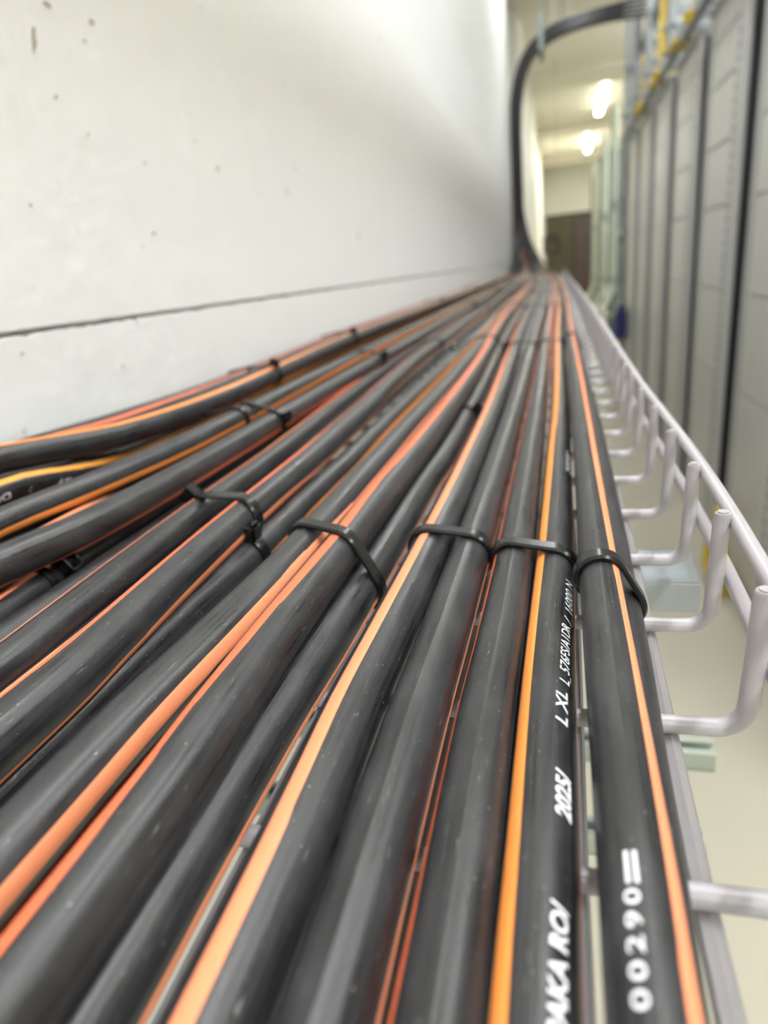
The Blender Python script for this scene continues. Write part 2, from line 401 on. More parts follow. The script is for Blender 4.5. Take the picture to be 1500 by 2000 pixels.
MB().box(XW, XW+.012, 8.9, 8.95, ZF, ZC).box(XW, XW+.012, 12.4, 12.46, ZF, ZC).build('joint_strip', MAT['farwall'], far_wall)
wb = MB()
wb.box(-.9, 4.1, 19, 19.2, 1.0, ZC).box(-.9, XW+.05, 19, 19.2, ZF, 1.0).box(1.25, 4.1, 19, 19.2, ZF, 1.0)
end = struct(wb.build('wall_end', MAT['farwall']))
MB().box(XW+.05, 1.25, 18.97, 19.0, .97, 1.02).build('lintel_edge', MAT['dark'], end)
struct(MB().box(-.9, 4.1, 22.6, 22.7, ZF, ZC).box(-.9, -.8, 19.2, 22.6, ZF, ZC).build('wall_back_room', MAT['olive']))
struct(MB().box(4.1, 4.2, -5, 26, ZF, ZC).build('wall_right', MAT['farwall']))
struct(MB().box(-1.2, 4.2, -5.1, -5, ZF, ZC).build('wall_behind', MAT['farwall']))

# ================================================================== LAMPS
def lamp(x, y0, y1, z, label, cat='ceiling light', watts=40., glow='glow_near', wid=.10, color=(.905, .955, 1.0)):
    r = root('tube_light', (x, (y0+y1)/2, z), label, cat, 'tube lights along the ceiling')
    L = (y1-y0)/2
    MB().box(-wid/2, wid/2, -L, L, .012, .07, .006).build('housing', MAT['lamp_body'], r)
    m = MB(); bm = bmesh.new()
    m.box(-wid*.42, wid*.42, -L*.97, L*.97, -.02, .012, .012)
    m.build('diffuser', MAT[glow], r)
    for s in (-.7, .7):
        MB().tube([(0, s*L, .07), (0, s*L, ZC-z)], .004, 6).build('hanger', MAT['galv'], r)
    ld = bpy.data.lights.new('tube_lamp', 'AREA')
    ld.shape = 'RECTANGLE'; ld.size = wid*.84; ld.size_y = L*1.94
    ld.energy = watts; ld.color = color
    lo = bpy.data.objects.new('tube_lamp', ld)
    COL.objects.link(lo); lo.parent = r; lo.location = (0, 0, -.024)
    # indirect part: upward light added to brighten the ceiling and the room
    lu = ld.copy(); lu.energy = watts*UP*(.28 if glow == 'glow_far' else 1)
    lo = bpy.data.objects.new('added_uplight', lu)
    COL.objects.link(lo); lo.parent = r; lo.location = (0, 0, .0745); lo.rotation_euler = (PI, 0, 0)
    return r
lamp(.68, 10.7, 12.3, 2.05, 'long white tube light, larger of the two seen glowing far down the aisle', watts=FAR_W*.26, glow='glow_far', color=(1, .99, .86))
lamp(.68, 14.4, 16.3, 2.05, 'white tube light, smaller and lower of the two glowing far down the aisle', watts=FAR_W*1.5, glow='glow_far', color=(1, .99, .88))
for i, (y0, y1) in enumerate(((-3.4, -1.8), (-1.2, .4), (1.0, 2.6))):
    lamp(1.22, y0, y1, 2.03, 'tube light above the grey racks, %s from the camera end' % ORD[i], watts=NEAR_W*(.68 if i == 2 else 1.12), wid=.13)
for i, (y0, y1) in enumerate(((-3.4, -1.8), (.2, 1.8), (3.6, 5.2))):  # unseen fill lamps, added to brighten the floor and rack doors
    lamp(.12, y0, y1, 2.05, 'added unseen fill light over the narrow aisle, %s from the camera end' % ORD[i], watts=AISLE_FILL_W, wid=.10)
lamp(1.9, 7.0, 8.5, 1.72, 'added hidden fill light low over the next aisle, behind the open frames', watts=30)  # hidden lamp added to lift the ceiling beyond the racks
lamp(.45, 20.2, 21.6, 1.9, 'added hidden fill light in the dim room beyond the end wall opening', watts=9, glow='glow_far', color=(1, .95, .75))  # hidden lamp added so the back room is not black

# ================================================================== CABLES
CATC = 'cable'
PATHS = {}
def slot_of(i):
    return (-.030 + .0152*(i % 5), .0145*(i//5))
def make_cable(key, order, label, group=None):
    r, kn, stripes = CABLES[key]
    xs = [(k[0], k[1]) for k in kn]; zs = [(k[0], k[2]) for k in kn]
    dx, dy = slot_of(order)
    ys = []; y = -.055
    while y < 3.1:
        ys.append(y); y += max(.006, .05*max(y, 0)+.002)
    rnd = random.Random(key)
    ph, am = rnd.uniform(0, 6), rnd.uniform(.0008, .002)
    pts = []
    for y in ys:
        wv = am*min(1, max(0, (y-.6)/.8))
        pts.append((hermite(xs, y)+wv*math.sin(y*3.1+ph), y, hermite(zs, y)))
    PATHS[key] = (r, xs, zs)
    x0, z0 = pts[-1][0], pts[-1][2]
    sx, sy = -.250+dx, 5.05+dy
    tail = [(x0, 3.1, z0), (x0*.96+sx*.04, 3.6, z0), (x0*.90+sx*.10, 4.1, z0+.002), (x0*.74+sx*.26, 4.5, z0+.02), (x0*.46+sx*.54, 4.82+dy*.5, .02+dx*.3), (x0*.18+sx*.82, sy-.06, .17), (sx, sy, .36),
            (sx, sy, .6), (sx, sy, .85), (sx+.012, sy, 1.02-dx*.4), (-.185+dx*.75, sy, 1.2-dx*.6), (-.08+dx*.4, sy, 1.31-dx*.9), (.08, sy, 1.365-dx), (.28, sy, 1.385-dx), (.5, sy, 1.375-dx*1.6+dy*.3), (.68, sy+.02, 1.375-dx*1.6+dy*.3)]
    T = [Vector(p) for p in tail]
    full = [Vector(p) for p in pts[:-1]]
    for i in range(len(T)-1):
        p0, p1, p2, p3 = T[max(i-1, 0)], T[i], T[i+1], T[min(i+2, len(T)-1)]
        for s in range(5):
            u = s/5.
            full.append(.5*((2*p1)+(p2-p0)*u+(2*p0-5*p1+4*p2-p3)*u*u+(3*p1-p0-3*p2+p3)*u**3))
    full.append(T[-1])
    n = 20
    V = []; UV = []; F = []; fr = []
    ref = Vector((0, 0, 1)); L = 0
    for i, p in enumerate(full):
        t = (full[min(i+1, len(full)-1)]-full[max(i-1, 0)]).normalized()
        N = (ref-t*ref.dot(t)).normalized(); ref = N
        X = t.cross(N)                                   # +x when the cable runs along +y
        if i: L += (p-full[i-1]).length
        fr.append((p, X, N, L))
        for k in range(n+1):
            a = 2*PI*k/n
            V.append(tuple(p+r*(math.sin(a)*X+math.cos(a)*N))); UV.append((a*r, L))
    m = n+1
    for i in range(len(full)-1):
        for k in range(n):
            a = i*m+k
            F.append((a, a+1, a+1+m, a+m))
    b = len(V)
    F.append(tuple(range(n-1, -1, -1)))
    o = link_mesh('cable', V, F, MAT['jacket'], None, UV, True)
    tag(o, label, CATC, group)
    for col, wd, tk in stripes:
        V = []; UV = []; F = []
        q = 6
        L31 = min(f[3] for f in fr if f[0].y >= 3.0)
        for i, (p, X, N, L) in enumerate(fr):
            th = hermite(tk, min(p.y, 3.1))
            if p.y > 3.1 and order % 4:
                e = min(1, (L-L31)/1.9); th = th+(PI+.9*math.sin(order*2.3)-th)*e*e*(3-2*e)
            for k in range(q+1):
                a = th+wd*(k/q-.5)
                rr = r+.00009 if 0 < k < q else r-.00005
                V.append(tuple(p+rr*(math.sin(a)*X+math.cos(a)*N))); UV.append((a*r, L))
        for i in range(len(fr)-1):
            for k in range(q):
                a = i*(q+1)+k
                F.append((a, a+1, a+q+2, a+q+1))
        link_mesh('stripe', V, F, MAT[col], o, UV, True)
    return o

def cpos(key, y):
    r, xs, zs = PATHS[key]
    return hermite(xs, y), hermite(zs, y), r

LABELS = {
 'A': 'black cable printed 00290= with one coral stripe, second from the white wire rail',
 'B': 'thin black cable without stripe, outermost beside the white wire rail',
 'C1': 'black cable with an orange stripe and white lettering PAKA RO and 576FS',
 'C2': 'black cable with dark red edge stripes, directly left of the orange striped one',
 'D': 'black cable showing a thin coral stripe along its right edge, beside a narrow gap',
 'E': 'black cable with a broad bright coral stripe along its left side, left of centre',
 'F2': 'low black cable with a thin brown edge stripe, just left of a broad coral stripe',
 'F': 'large black cable with red orange stripe on its left, top of the left-centre bundle',
 'G': 'black cable with a very broad coral stripe along its right side',
 'H': 'black cable low in a dark gap, with an orange stripe showing beyond the black ties',
 'I': 'scratched black cable with a red orange stripe left and brown stripe right',
 'J': 'scratched black cable with a thin coral line on its left, under a boxy tie',
 'L1': 'narrow looking black cable with a doubled tie wrapped round it alone, at the left edge',
 'K1': 'shiny black cable with a long highlight and no stripe on top, left edge',
 'K2': 'grey black cable with an orange stripe along its lower side, resting above the shiny one',
 'K3': 'black cable with yellow orange stripe and upside-down white lettering at the left edge',
 'M1': 'black cable bowing upward at the left edge with an orange stripe along its top',
 'M2': 'black cable with a red stripe, second from the white wall',
 'M3': 'plain black cable lying highest, right against the white wall',
}
order = ['M3', 'M2', 'M1', 'K3', 'K2', 'K1', 'L1', 'J', 'I', 'H', 'G', 'F', 'F2', 'E', 'D', 'C2', 'C1', 'A', 'B']
CO = {}
for i, k in enumerate(order):
    CO[k] = make_cable(k, i, LABELS[k])
# cables of the lower layers: only glimpsed between those above
LOW = [(-.2125, -.103), (-.2265, -.103), (-.2405, -.103), (-.2545, -.103), (-.2685, -.103), (-.2825, -.103),
       (-.2125, -.0918), (-.2300, -.0912), (-.2765, -.0895), (-.182, -.1032), (-.149, -.1035), (-.0985, -.1036)]
LOW = [(a-.0, b) for a, b in LOW]
for i, (x, z) in enumerate(LOW):
    k = 'low%d' % i
    CABLES[k] = (.0066, [(.1, x, z)], [['red' if i % 2 else 'coral', .55, [(.1, .1 if i == 0 else (1.2 if i == 9 else -.6+.4*(i % 4)))]]])
    CO[k] = make_cable(k, 19+i, 'black cable of the lower layers, mostly hidden beneath the upper cables' if i != 0 else
                       'half hidden black cable with a coral stripe glimpsed beneath the shiny unstriped one', 'cables of the lower layers' if i else None)

# ------------------------------------------------------------------ white lettering printed on the jackets
def lettering(key, text, y0, y1, theta, height, flip=False, weight=.0, shear=0.0, dy_theta=0.0, space=1.0):
    cu = bpy.data.curves.new('lettering_curve', 'FONT')
    cu.body = text; cu.size = 1.0; cu.offset = weight; cu.shear = shear
    cu.resolution_u = 3; cu.space_character = space
    tmp = bpy.data.objects.new('lettering_curve', cu)
    COL.objects.link(tmp)
    dg = bpy.context.evaluated_depsgraph_get()
    me = bpy.data.meshes.new_from_object(tmp.evaluated_get(dg))
    bpy.data.objects.remove(tmp); bpy.data.curves.remove(cu)
    bm = bmesh.new(); bm.from_mesh(me); bpy.data.meshes.remove(me)
    xs = [v.co.x for v in bm.verts]; ysv = [v.co.y for v in bm.verts]
    xa, xb = min(xs), max(xs)
    cap = .73
    for i in range(1, 7):
        bmesh.ops.bisect_plane(bm, geom=bm.verts[:]+bm.edges[:]+bm.faces[:], plane_co=(0, -.1+.13*i, 0), plane_no=(0, 1, 0))
    r = CABLES[key][0]
    o = CO[key]
    for v in bm.verts:
        u = (v.co.x-xa)/(xb-xa)
        h = (v.co.y/cap-.5)*height/r
        if flip:
            y = y1+(y0-y1)*u; a = theta+dy_theta*(1-u)+h
        else:
            y = y0+(y1-y0)*u; a = theta+dy_theta*u-h
        x, z, _ = cpos(key, y)
        rr = r+.00013
        v.co = Vector((x+rr*math.sin(a), y, z+rr*math.cos(a)))
    m = MB().bm(bm)
    t = m.build('lettering', MAT['ink'], o)
    t['label'] = 'white printed lettering %s' % text
    return t
lettering('C1', 'PAKA RO/', .0572, .0777, .49, .0030, weight=.03, shear=.12, dy_theta=.04)
lettering('C1', '2025/', .0950, .1074, .61, .0034, weight=.035, shear=.18)
lettering('C1', 'L XL', .1215, .1338, .54, .0031, weight=.015, shear=.25)
lettering('C1', 'L_576FS/A1DR', .1372, .1651, .64, .0030, shear=.22, dy_theta=.05, weight=.008)
lettering('C1', '/', .1665, .1700, .80, .0030, shear=.2)
lettering('C1', '16000 N', .1735, .1936, .83, .0031, weight=.004, shear=.2)
lettering('C1', '2025/', .308, .345, .85, .0033, weight=.01, shear=.2)
lettering('A', '00290', .0573, .0743, -.36, .0024, weight=.012, space=1.3, dy_theta=.06)
lettering('A', '=', .0752, .0810, -.25, .0042, weight=.02)
lettering('K3', '576FS/A1DR', .232, .278, 1.75, .0034, flip=True, weight=.01, dy_theta=.2)

# ================================================================== CABLE TIES
def hull(pts):
    pts = sorted(set(pts))
    def half(it):
        h = []
        for p in it:
            while len(h) >= 2 and (h[-1][0]-h[-2][0])*(p[1]-h[-2][1])-(h[-1][1]-h[-2][1])*(p[0]-h[-2][0]) <= 0: h.pop()
            h.append(p)
        return h
    a = half(pts); b = half(reversed(pts))
    return a[:-1]+b[:-1]           # counter-clockwise in (x, z)

def tie(keys, y, label, skew=0., head=None, tail=None, width=.0046, group=None, thick=.0015, extra=None):
    cs = [cpos(k, y) for k in keys]
    P = []
    for x, z, r in cs:
        for k in range(40):
            a = 2*PI*k/40
            P.append((round(x+(r+.0003)*math.cos(a), 6), round(z+(r+.0003)*math.sin(a), 6)))
    H = hull(P)
    # resample evenly
    seg = [(H[i], H[(i+1) % len(H)]) for i in range(len(H))]
    Q = []
    for a, b in seg:
        d = math.hypot(b[0]-a[0], b[1]-a[1]); m = max(1, int(d/.0012))
        for j in range(m): Q.append((a[0]+(b[0]-a[0])*j/m, a[1]+(b[1]-a[1])*j/m))
    n = len(Q)
    cx = sum(q[0] for q in Q)/n; cz = sum(q[1] for q in Q)/n
    t = root('cable_tie', (cx, y, cz), label, 'cable tie', group)
    prof = [(-.5, 0), (-.5, .55), (-.36, 1), (.36, 1), (.5, .55), (.5, 0)]
    V = []; F = []
    nor = []
    for i in range(n):
        a, b = Q[i-1], Q[(i+1) % n]
        tx, tz = b[0]-a[0], b[1]-a[1]; l = math.hypot(tx, tz); nor.append((tz/l, -tx/l))
    for i in range(n):
        x, z = Q[i]
        yy = skew*(x-cx)
        for (a, h) in prof:
            V.append((x+nor[i][0]*thick*h-cx, yy+a*width, z+nor[i][1]*thick*h-cz))
    m = len(prof)
    for i in range(n):
        for k in range(m):
            a = i*m+k; b = i*m+(k+1) % m; c = ((i+1) % n)*m+(k+1) % m; d = ((i+1) % n)*m+k
            F.append((a, d, c, b))
    s = link_mesh('strap', V, F, MAT['tie'], t)
    s.data.shade_smooth()
    try: s.data.set_sharp_from_angle(angle=.5)
    except Exception: pass
    if head is not None:
        i = max(range(n), key=lambda j: nor[j][0]*math.sin(head)+nor[j][1]*math.cos(head))
        x, z = Q[i]
        nn = Vector((nor[i][0], 0, nor[i][1])); yv = Vector((0, 1, 0)); tv = yv.cross(nn)
        base = Vector((x-cx, skew*(x-cx), z-cz))
        M = Matrix((( tv.x, yv.x, nn.x, base.x), (tv.y, yv.y, nn.y, base.y), (tv.z, yv.z, nn.z, base.z), (0, 0, 0, 1)))
        # head: box with an open slot, the strap end poking out of it
        hb = MB(); hw, hd, hh, wl_ = .0036, .0036, .0062, .0011
        for (x0, x1, y0, y1) in ((-hw, hw, -hd, -hd+wl_), (-hw, hw, hd-wl_, hd), (-hw, -hw+wl_, -hd, hd), (hw-wl_, hw, -hd, hd)):
            hb.box(x0, x1, y0, y1, 0, hh, .0002)
        hb.box(-hw+.0005, hw-.0005, -hd+.0005, hd-.0005, 0, hh*.72)
        hb.v = [tuple(M @ Vector(v)) for v in hb.v]
        hb.build('head', MAT['tie'], t)
        if tail:
            tb = MB(); tb.box(-.0006, .0006, -width*.45, width*.45, 0, tail, .0002)
            R = Matrix.Rotation(.25, 4, 'Y')
            tb.v = [tuple(M @ (R @ Vector(v))) for v in tb.v]
            tb.build('tail', MAT['tie'], t)
    return t
tie(['A', 'B'], .190, 'glossy black cable tie round the two cables nearest the wire rail, closest row', skew=.1, width=.0068)
tie(['C1', 'C2'], .2155, 'glossy black cable tie arching over the lettered cable and its left neighbour, closest row', skew=-.3, width=.0068)
tie(['D', 'E'], .2265, 'glossy black cable tie over the broad coral striped cable and its right neighbour, closest row', skew=-.2, width=.0068)
tie(['F', 'F2', 'G'], .2045, 'glossy black cable tie slanting down over the large left-centre bundle, closest row', skew=-.45, width=.0066)
tie(['I', 'J'], .248, 'black cable tie strapped over the two scratched cables, closest row', skew=-.62, width=.0068, head=-.8)
tie(['H'], .2225, 'black cable tie with square open head, round the low cable beside the scratched pair', width=.006, head=.15, tail=.008, skew=-.2)
tie(['L1'], .197, 'black cable tie with trailing end round the narrow left-hand cable, farther of two', width=.006, head=1.0, tail=.012)
tie(['L1'], .188, 'flat black cable tie round the narrow left-hand cable, nearer of two', width=.0035)
tie(['K1', 'K2'], .40, 'black cable tie with square head joining the shiny and the orange striped cable', skew=-.2, head=1.2, tail=.006)
tie(['K3', 'K2'], .385, 'black cable tie with a head up among the yellow orange striped cable', head=-.25, tail=.005)
tie(['M1', 'M2', 'M3'], .53, 'black cable tie standing proud over the bundle against the white wall', skew=-.1, head=.35, tail=.006)
groups = {'the two cables nearest the wire rail': ['A', 'B'], 'the lettered cable pair': ['C1', 'C2'], 'the broad coral striped pair': ['D', 'E'],
          'the large left-centre bundle': ['F', 'F2', 'G', 'H'], 'the scratched cable pair': ['I', 'J'], 'the shiny cable pair': ['K1', 'K2'], 'the bundle against the white wall': ['M1', 'M2', 'M3']}
heads = {0: None, 1: None, 2: -1.0, 3: -.9, 4: -.6, 5: .9, 6: .3}
rnd = random.Random(3)
for row, yb in enumerate((.84, 1.52, 2.2, 2.88)):
    for gi, (g, ks) in enumerate(groups.items()):
        y = yb+rnd.uniform(-.03, .03)-(.13 if gi == 5 and row == 0 else 0)
        tie(ks, y, 'black cable tie round %s, in the %s row' % (g, ORD[row+1]), head=heads[gi], tail=.006 if heads[gi] is not None and row < 2 else None,
            group='cable ties farther along the tray', width=.005)
tie(['F2'], .47, 'small black cable tie end sticking up beside the coral stripe, midway along', head=.9, tail=.006)

# ================================================================== WIRE MESH TRAY
WV = [(-.1, -.002), (.147, -.0014), (.2, .0004), (.256, .0013), (.344, .0006), (.419, -.0004), (.613, .0005), (1.0, .0035), (1.6, .004), (2.4, .002), (3.4, 0), (4.6, 0)]
def wv(y): return hermite(WV, y)
tray = root('wire_tray', (0, 0, 0), 'white coated wire mesh cable tray carrying the black cables beside the white wall', 'cable tray')
m = MB()
bend = [(.0452-.007*(1-math.sin(a)), 0, -.1125+.007*(1-math.cos(a))) for a in [PI/2*i/6 for i in range(7)]]
pr = [(-.288, 0, -.0955), (-.288, 0, -.108), (-.285, 0, -.1125)] + [(-.2, 0, -.1125), (0, 0, -.1125)] + bend + [(.0456, 0, -.095), (.0460, 0, -.0772), (.0463, 0, -.0752)]
m.tube(pr, .0024, 10)
# rounded tip of the plastic coat
for k, (dz, rr) in enumerate(((.0007, .0022), (.0012, .0016))):
    m.tube([(.0463, 0, -.0760), (.0463, 0, -.0752+dz)], rr, 10)
cw0 = m.build('cross_wire', MAT['coated'], tray, True)
yy = -.0015; first = True
while yy < 4.62:
    o = cw0 if first else cw0.copy()
    if not first:
        COL.objects.link(o); o.parent = tray
    o.location = (wv(yy), yy, 0); first = False
    yy += .0487
for x in (.0277, .0045, -.0285, -.0665, -.105, -.145, -.185, -.225, -.265):
    pts = [(x+wv(y)*(1 if x > 0 else 0), y, -.1174) for y in np.linspace(-.06, 4.66, 60)]
    MB().tube(pts, .0025, 8).build('long_wire', MAT['coated'], tray, True)
for nm, x, z, rr in (('top_rail', .0503, -.0778, .0023), ('middle_rail', .0505, -.0972, .0023)):
    ysr = list(np.linspace(-.06, .8, 60))+list(np.linspace(.82, 4.66, 60))
    MB().tube([(x+wv(y), y, z) for y in ysr], rr, 10).build(nm, MAT['coated'], tray, True)

# ------------------------------------------------------------------ galvanised brackets under the tray
def slotted_plate(x0, x1, y0, y1, z, t, cx, cy, a, b, n=32):
    """rectangular plate with an oval hole"""
    V = []; F = []
    for zz in (z, z-t):
        for k in range(n):
            an = 2*PI*k/n; c, s = math.cos(an), math.sin(an)
            V.append((cx+a*c, cy+b*s, zz))
            tx = ((x1-cx) if c > 0 else (x0-cx))/c if abs(c) > 1e-6 else 1e9
            ty = ((y1-cy) if s > 0 else (y0-cy))/s if abs(s) > 1e-6 else 1e9
            q = min(tx, ty)
            V.append((cx+q*c, cy+q*s, zz))
    N2 = 2*n
    for k in range(n):
        j = (k+1) % n
        F.append((2*k, 2*k+1, 2*j+1, 2*j)); F.append((N2+2*k, N2+2*j, N2+2*j+1, N2+2*k+1))
        F.append((2*k, 2*j, N2+2*j, N2+2*k)); F.append((2*k+1, N2+2*k+1, N2+2*j+1, 2*j+1))
    return V, F
for i in range(8):
    yb = .253+.53*i
    r = root('support_bracket', (XW, yb, -.1200), 'galvanised steel bracket arm under the wire tray, %s from the camera' % ORD[i], 'bracket', 'brackets under the wire tray')
    m = MB()
    x1 = .052-XW
    V, F = slotted_plate(x1-.06, x1, -.0145, .0145, 0, .0018, x1-.0150, .0070, .0115, .0040)
    m.v += V; m.f += F
    m.box(0, x1-.06, -.0145, .0145, -.0018, 0)
    m.box(0, x1, -.0147, -.0129, -.013, -.0004, .0006)
    m.box(0, x1, .0129, .0147, -.013, -.0004, .0006)
    m.box(x1-.0018, x1, -.0140, .0140, -.012, -.0004, .0006)
    m.build('arm', MAT['galv'], r)
    MB().box(.0, .005, -.02, .02, -.12, .0, .001).build('wall_plate', MAT['galv'], r)
for i, (yb, x1) in enumerate(((.292, .074), (.366, .094))):
    r = root('lower_strut', (XW, yb, -.30), ['slim grey steel strut below the tray, nearer of the two', 'slim grey steel strut below the tray, farther of the two'][i], 'strut', 'steel struts below the tray')
    m = MB(); L = x1-XW
    m.box(0, L, -.0075, .0075, -.014, -.012).box(0, L, -.0075, -.0060, -.013, 0, .0004).box(0, L, .0060, .0075, -.013, 0, .0004)
    m.box(0, L, -.0062, -.0032, -.002, 0).box(0, L, .0032, .0062, -.002, 0)
    m.build('channel', MAT['galv_green'], r)
    MB().box(0, .005, -.02, .02, -.06, .03, .001).build('wall_plate', MAT['galv_green'], r)

# ================================================================== RACKS
PITCH = .78
def rack(y0, i):
    """y0 = near edge; frame post on the near side, panelled door, dark gap beyond"""
    r = root('equipment_rack', (XR, y0, ZF), 'tall grey equipment rack facing the tray, %s from the camera' % ORD[i], 'rack', 'grey equipment racks in a row')
    Hh = .82-ZF; Wd = .585
    MB().box(.02, 1.0, 0, Wd, .09, Hh, .004).build('cabinet_body', MAT['rack'], r)
    MB().box(.03, .98, .01, Wd-.01, 0, .09).build('plinth', MAT['rack_light'], r)
    m = MB().box(0, .02, .0, .125, .09, Hh, .004)
    m.build('frame_post', MAT['rack_light'], r)
    MB().box(0, .02, Wd-.05, Wd, .09, Hh, .004).build('frame_post', MAT['rack'], r)
    h = MB()
    for k in range(44):
        z = .14+k*(Hh-.2)/44
        h.box(-.0006, .001, .085, .097, z, z+.016)
    h.build('hole_row', MAT['dark'], r)['kind'] = 'stuff'
    # panels stacked one over the other between the posts
    zs = [.10, .62, 1.235, 1.42, 1.62, 1.85, Hh-.01]
    zs = [.10, .70, 1.02, 1.315, 1.535, 1.745, 1.9, Hh-.01]
    for a, b in zip(zs[:-1], zs[1:]):
        MB().box(.004, .024, .150, Wd-.058, a+.0025, b-.0025, .003).build('panel', MAT['door'], r)
    MB().box(-.01, .03, 0, Wd, Hh-.012, Hh+.012, .003).build('top_edge', MAT['rack'], r)
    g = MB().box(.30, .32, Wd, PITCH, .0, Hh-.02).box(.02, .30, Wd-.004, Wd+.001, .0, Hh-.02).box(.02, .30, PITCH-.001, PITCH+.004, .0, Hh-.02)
    g.build('gap_shade_lining', MAT['dark'], r)  # dark sheets lining the gap, its shade put into their colour
    return r
for i in range(7):
    rack(1.135+PITCH*i, i)

# ------------------------------------------------------------------ ladder rail, strut posts and yellow fibre pieces on top of the racks
rail = root('ladder_rail', (XR, 1.0, .87), 'galvanised ladder rail running along the top front of the grey racks', 'ladder rail')
for s in (-.06, .28):
    MB().box(s, s+.04, 0, 5.6, -.03, .03, .003).build('side_rail', MAT['galv'], rail)
rb = MB().box(-.02, .28, 0, .04, -.015, .015)
rg0 = rb.build('rung', MAT['galv'], rail)
for k in range(1, 18):
    o = rg0.copy(); COL.objects.link(o); o.parent = rail; o.location = (0, .32*k, 0)
for k in range(7):
    MB().box(-.05, -.03, .25+PITCH*k, .29+PITCH*k, -.045, -.03).build('foot', MAT['galv'], rail)
for i, y in enumerate((2.95, 3.86, 4.72, 5.35, 5.95)):
    r = root('strut_post', (XR-.062, y, .84), 'bright galvanised strut post rising above the racks, %s from the camera' % ORD[i], 'post', 'galvanised posts above the racks')
    h = ZC-.84
    MB().box(-.021, .021, -.021, -.018, 0, h).box(-.021, -.018, -.021, .021, 0, h).box(.018, .021, -.021, .021, 0, h).box(-.021, -.009, .018, .021, 0, h).box(.009, .021, .018, .021, 0, h).build('channel', MAT['galv'], r)
    MB().box(-.035, .035, -.03, .03, 0, .01, .002).build('foot_plate', MAT['galv'], r)
    MB().box(-.035, .1, -.03, .03, .10, .125, .002).build('clamp_plate', MAT['galv'], r)
    for za, zb in ((.40, .44), (.16, .19)):
        MB().box(-.021, .30, .025, .055, za, zb, .002).build('cross_arm', MAT['galv'], r)
    for zz in (.12, .41):
        MB().tube([(0, -.024, zz), (0, -.05, zz)], .011, 8).build('bolt', MAT['galv'], r)
for i, (y, h) in enumerate(((3.42, .34), (4.35, .42), (5.1, .30))):
    r = root('yellow_fibre_drop', (XR-.03, y, .84), 'yellow plastic fibre drop chute above the racks, %s from the camera' % ORD[i], 'cable duct', 'yellow fibre pieces above the racks')
    MB().box(-.025, .025, -.03, .03, .10, h, .010).build('chute', MAT['duct_yellow'], r)
    pts = [(0, 0, .11), (0, -.02, .06), (-.03, -.05, .02), (-.05, -.10, .0)]
    MB().tube(pts, .022, 8).build('spout', MAT['duct_yellow'], r, True)
for i, y in enumerate((2.98, 3.75, 4.5, 5.25)):
    r = MB().box(-.085, -.005, -.09, .06, 0, .022, .006).tube([(-.05, .02, .02), (-.05, .02, .055)], .02, 8).build('yellow_clip', MAT['duct_yellow'])
    r.location = (XR, y, .834)
    tag(r, 'flat yellow clip on a rack top edge, %s from the camera' % ORD[i], 'clip', 'yellow clips on the rack tops')
# overhead fibre tray above the racks, into which the rising bundle runs
ov = root('overhead_tray', (.60, -4, 1.255), 'galvanised overhead tray above the racks that takes the rising cable bundle', 'cable tray')
for s in (-.02, .30):
    MB().box(s, s+.033, 0, 9.6, 0, .065, .004).build('side_rail', MAT['galv'], ov)
rb = MB().box(.0, .31, 0, .03, 0, .012)
rg = rb.build('rung', MAT['galv'], ov); rg.location = (0, .1, 0)
for k in range(1, 19):
    o = rg.copy(); COL.objects.link(o); o.parent = ov; o.location = (0, .1+.5*k, 0)
h = MB()
for k in range(8):
    MB().tube([(.34, .3+1.2*k, .05), (.34, .3+1.2*k, ZC-1.235)], .005, 6).build('hanger', MAT['galv'], ov)

# ------------------------------------------------------------------ clamp holding the rising bundle, and hanger rods
r = root('bundle_clamp', (-.075, 4.98, 1.30), 'grey strut clamp gripping the dark cable bundle where it bends overhead', 'clamp')
for s in (-.028, .152):
    MB().box(-.016, .016, s, s+.02, -.07, .12, .003).build('strut', MAT['steel_dark'], r)
    MB().tube([(-.0, s+.010, .12), (-.0, s+.010, ZC-1.30)], .003, 6).build('hanger', MAT['steel_dark'], r)
    MB().tube([(0, s+.010, -.09), (0, s+.010, -.07)], .011, 6).build('nut', MAT['steel_dark'], r)
for i, (x, y, z0) in enumerate(((.0, 5.15, 1.42), (.10, 5.16, 1.42), (.02, 9.2, 1.1), (.42, 11.2, 1.0))):
    o = MB().tube([(0, 0, 0), (0, 0, ZC-z0-.02)], .0035, 6).tube([(0, 0, 0), (0, 0, .02)], .009, 6).tube([(0, 0, ZC-z0-.02), (0, 0, ZC-z0)], .014, 6).build('threaded_rod', MAT['galv_green'])
    o.location = (x, y, z0)
    tag(o, 'thin threaded rod hanging from the ceiling, %s down the aisle' % ORD[i], 'rod', 'threaded rods hanging from the ceiling')

# ================================================================== FAR FRAMES, PIPES, END ROOM
for i, (y, x, h) in enumerate(((6.85, .60, 2.15), (8.1, .60, 2.3), (9.9, .60, 2.45), (12.6, .62, 2.5))):
    r = root('open_frame', (x, y, ZF), 'grey green open steel frame beyond the racks, %s down the aisle' % ORD[i], 'frame', 'open frames beyond the racks')
    for (a, c) in ((0, 0), (0, .6), (.8, 0), (.8, .6)):
        MB().box(a, a+.045, c, c+.045, 0, h, .004).build('post', MAT['galv' if i % 2 == 0 else 'steel_dark'], r)
    for zz in (.06, h*.3, h*.62, h-.06):
        MB().box(.01, .05, .05, .6, zz, zz+.05).build('crossbar', MAT['galv_green'], r)
        MB().box(.05, .8, .0, .04, zz, zz+.05).build('crossbar', MAT['galv_green'], r)
    for zz in (h*.36, h*.55, h*.7):
        MB().box(.12, .75, .07, .55, zz, zz+.16, .006).build('equipment_unit', MAT['dark'] if i % 2 else MAT['rack'], r)
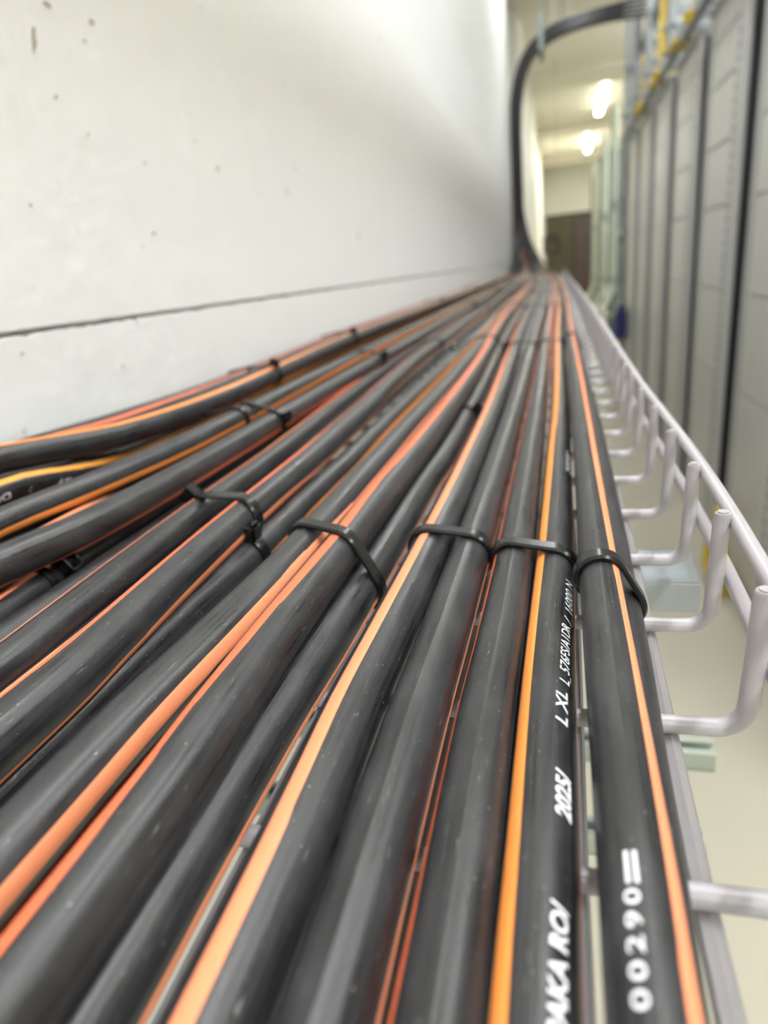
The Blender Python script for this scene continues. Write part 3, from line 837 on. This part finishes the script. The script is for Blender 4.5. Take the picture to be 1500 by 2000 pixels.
for i, (x, y, zb) in enumerate(((.585, 7.7, -.62), (.59, 9.1, -.66), (.60, 11.4, -.7))):
    pts = [(0, 0, 1.95), (0, 0, .35), (-.02, 0, .2), (-.08, -.05, .08), (-.18, -.1, .02), (-.30, -.14, -.02)]
    m = MB().tube(pts, .036, 12)
    r = root('bent_pipe', (x, y, zb), 'pale green vertical pipe bending out at its foot, %s down the aisle' % ORD[i], 'pipe', 'bent pipes beyond the racks')
    m.build('pipe', MAT['cream_pipe'], r, True)
    for za, zb in ((1.0, 1.1), (.3, .36)):
        MB().tube([(0, 0, za), (0, 0, zb)], .046, 12).build('collar', MAT['galv_green'], r, True)
    MB().box(-.36, -.24, -.2, -.1, ZF-zb, -.06, .004).build('stand', MAT['dark'], r)
def coil(x, y, z, R, rr, mat, label, cat, name, tilt, turns=4):
    pts = []
    for k in range(turns*20+1):
        a = 2*PI*k/20
        pts.append((R*math.cos(a)*(1+.05*math.sin(a*1.3)), R*math.sin(a), rr*1.9*k/20))
    o = MB().tube(pts, rr, 7).build(name, mat, None, True)
    o.location = (x, y, z); o.rotation_euler = tilt
    return tag(o, label, cat)
coil(.50, 6.75, -.70, .12, .013, MAT['cream_pipe'], 'pale yellow hose coil low down beyond the last rack', 'hose', 'hose_coil', (1.2, .3, .2))
coil(.53, 6.55, -.86, .11, .012, MAT['duct_yellow'], 'yellow cable coil low beside the last rack', 'cable', 'cable_coil', (1.3, .2, .3))
o = MB().box(-.07, .03, -.07, .07, -.12, .12, .015).box(-.05, .02, -.05, .05, .12, .17, .01).build('blue_box', MAT['blue'])
o.location = (.565, 6.25, -.62)
tag(o, 'small dark blue box fixed at the end of the rack row', 'box')
r = root('yellow_cable_loop', (.575, 2.30, -1.0), 'dull yellow cable loop at the foot of a near rack', 'cable')
pts = [(.02*math.sin(a*2)-.03, .09*math.sin(a), .14*math.cos(a)) for a in [2*PI*k/24 for k in range(25)]]
MB().tube(pts, .016, 8).build('cable', MAT['duct_yellow'], r, True)
MB().box(-.05, .02, -.03, .03, -.2, -.12, .004).build('plug', MAT['duct_yellow'], r)
r = root('dark_cabinet', (.62, 18.3, ZF), 'tall dark brown cabinet standing before the opening in the end wall', 'cabinet')
MB().box(-.18, .22, -.25, .25, .05, 2.05, .01).build('body', MAT['dark_brown'], r)
MB().box(-.19, -.18, -.23, .23, .08, 2.0, .003).build('door', MAT['dark'], r)
MB().box(-.16, .2, -.22, .22, 0, .05).build('plinth', MAT['dark'], r)
coil(-.12, 18.6, .30, .20, .05, MAT['dark_brown'], 'dark brown coil of cable hung by the end wall opening', 'cable', 'hanging_cable_coil', (1.45, 0, 0.1), 3)
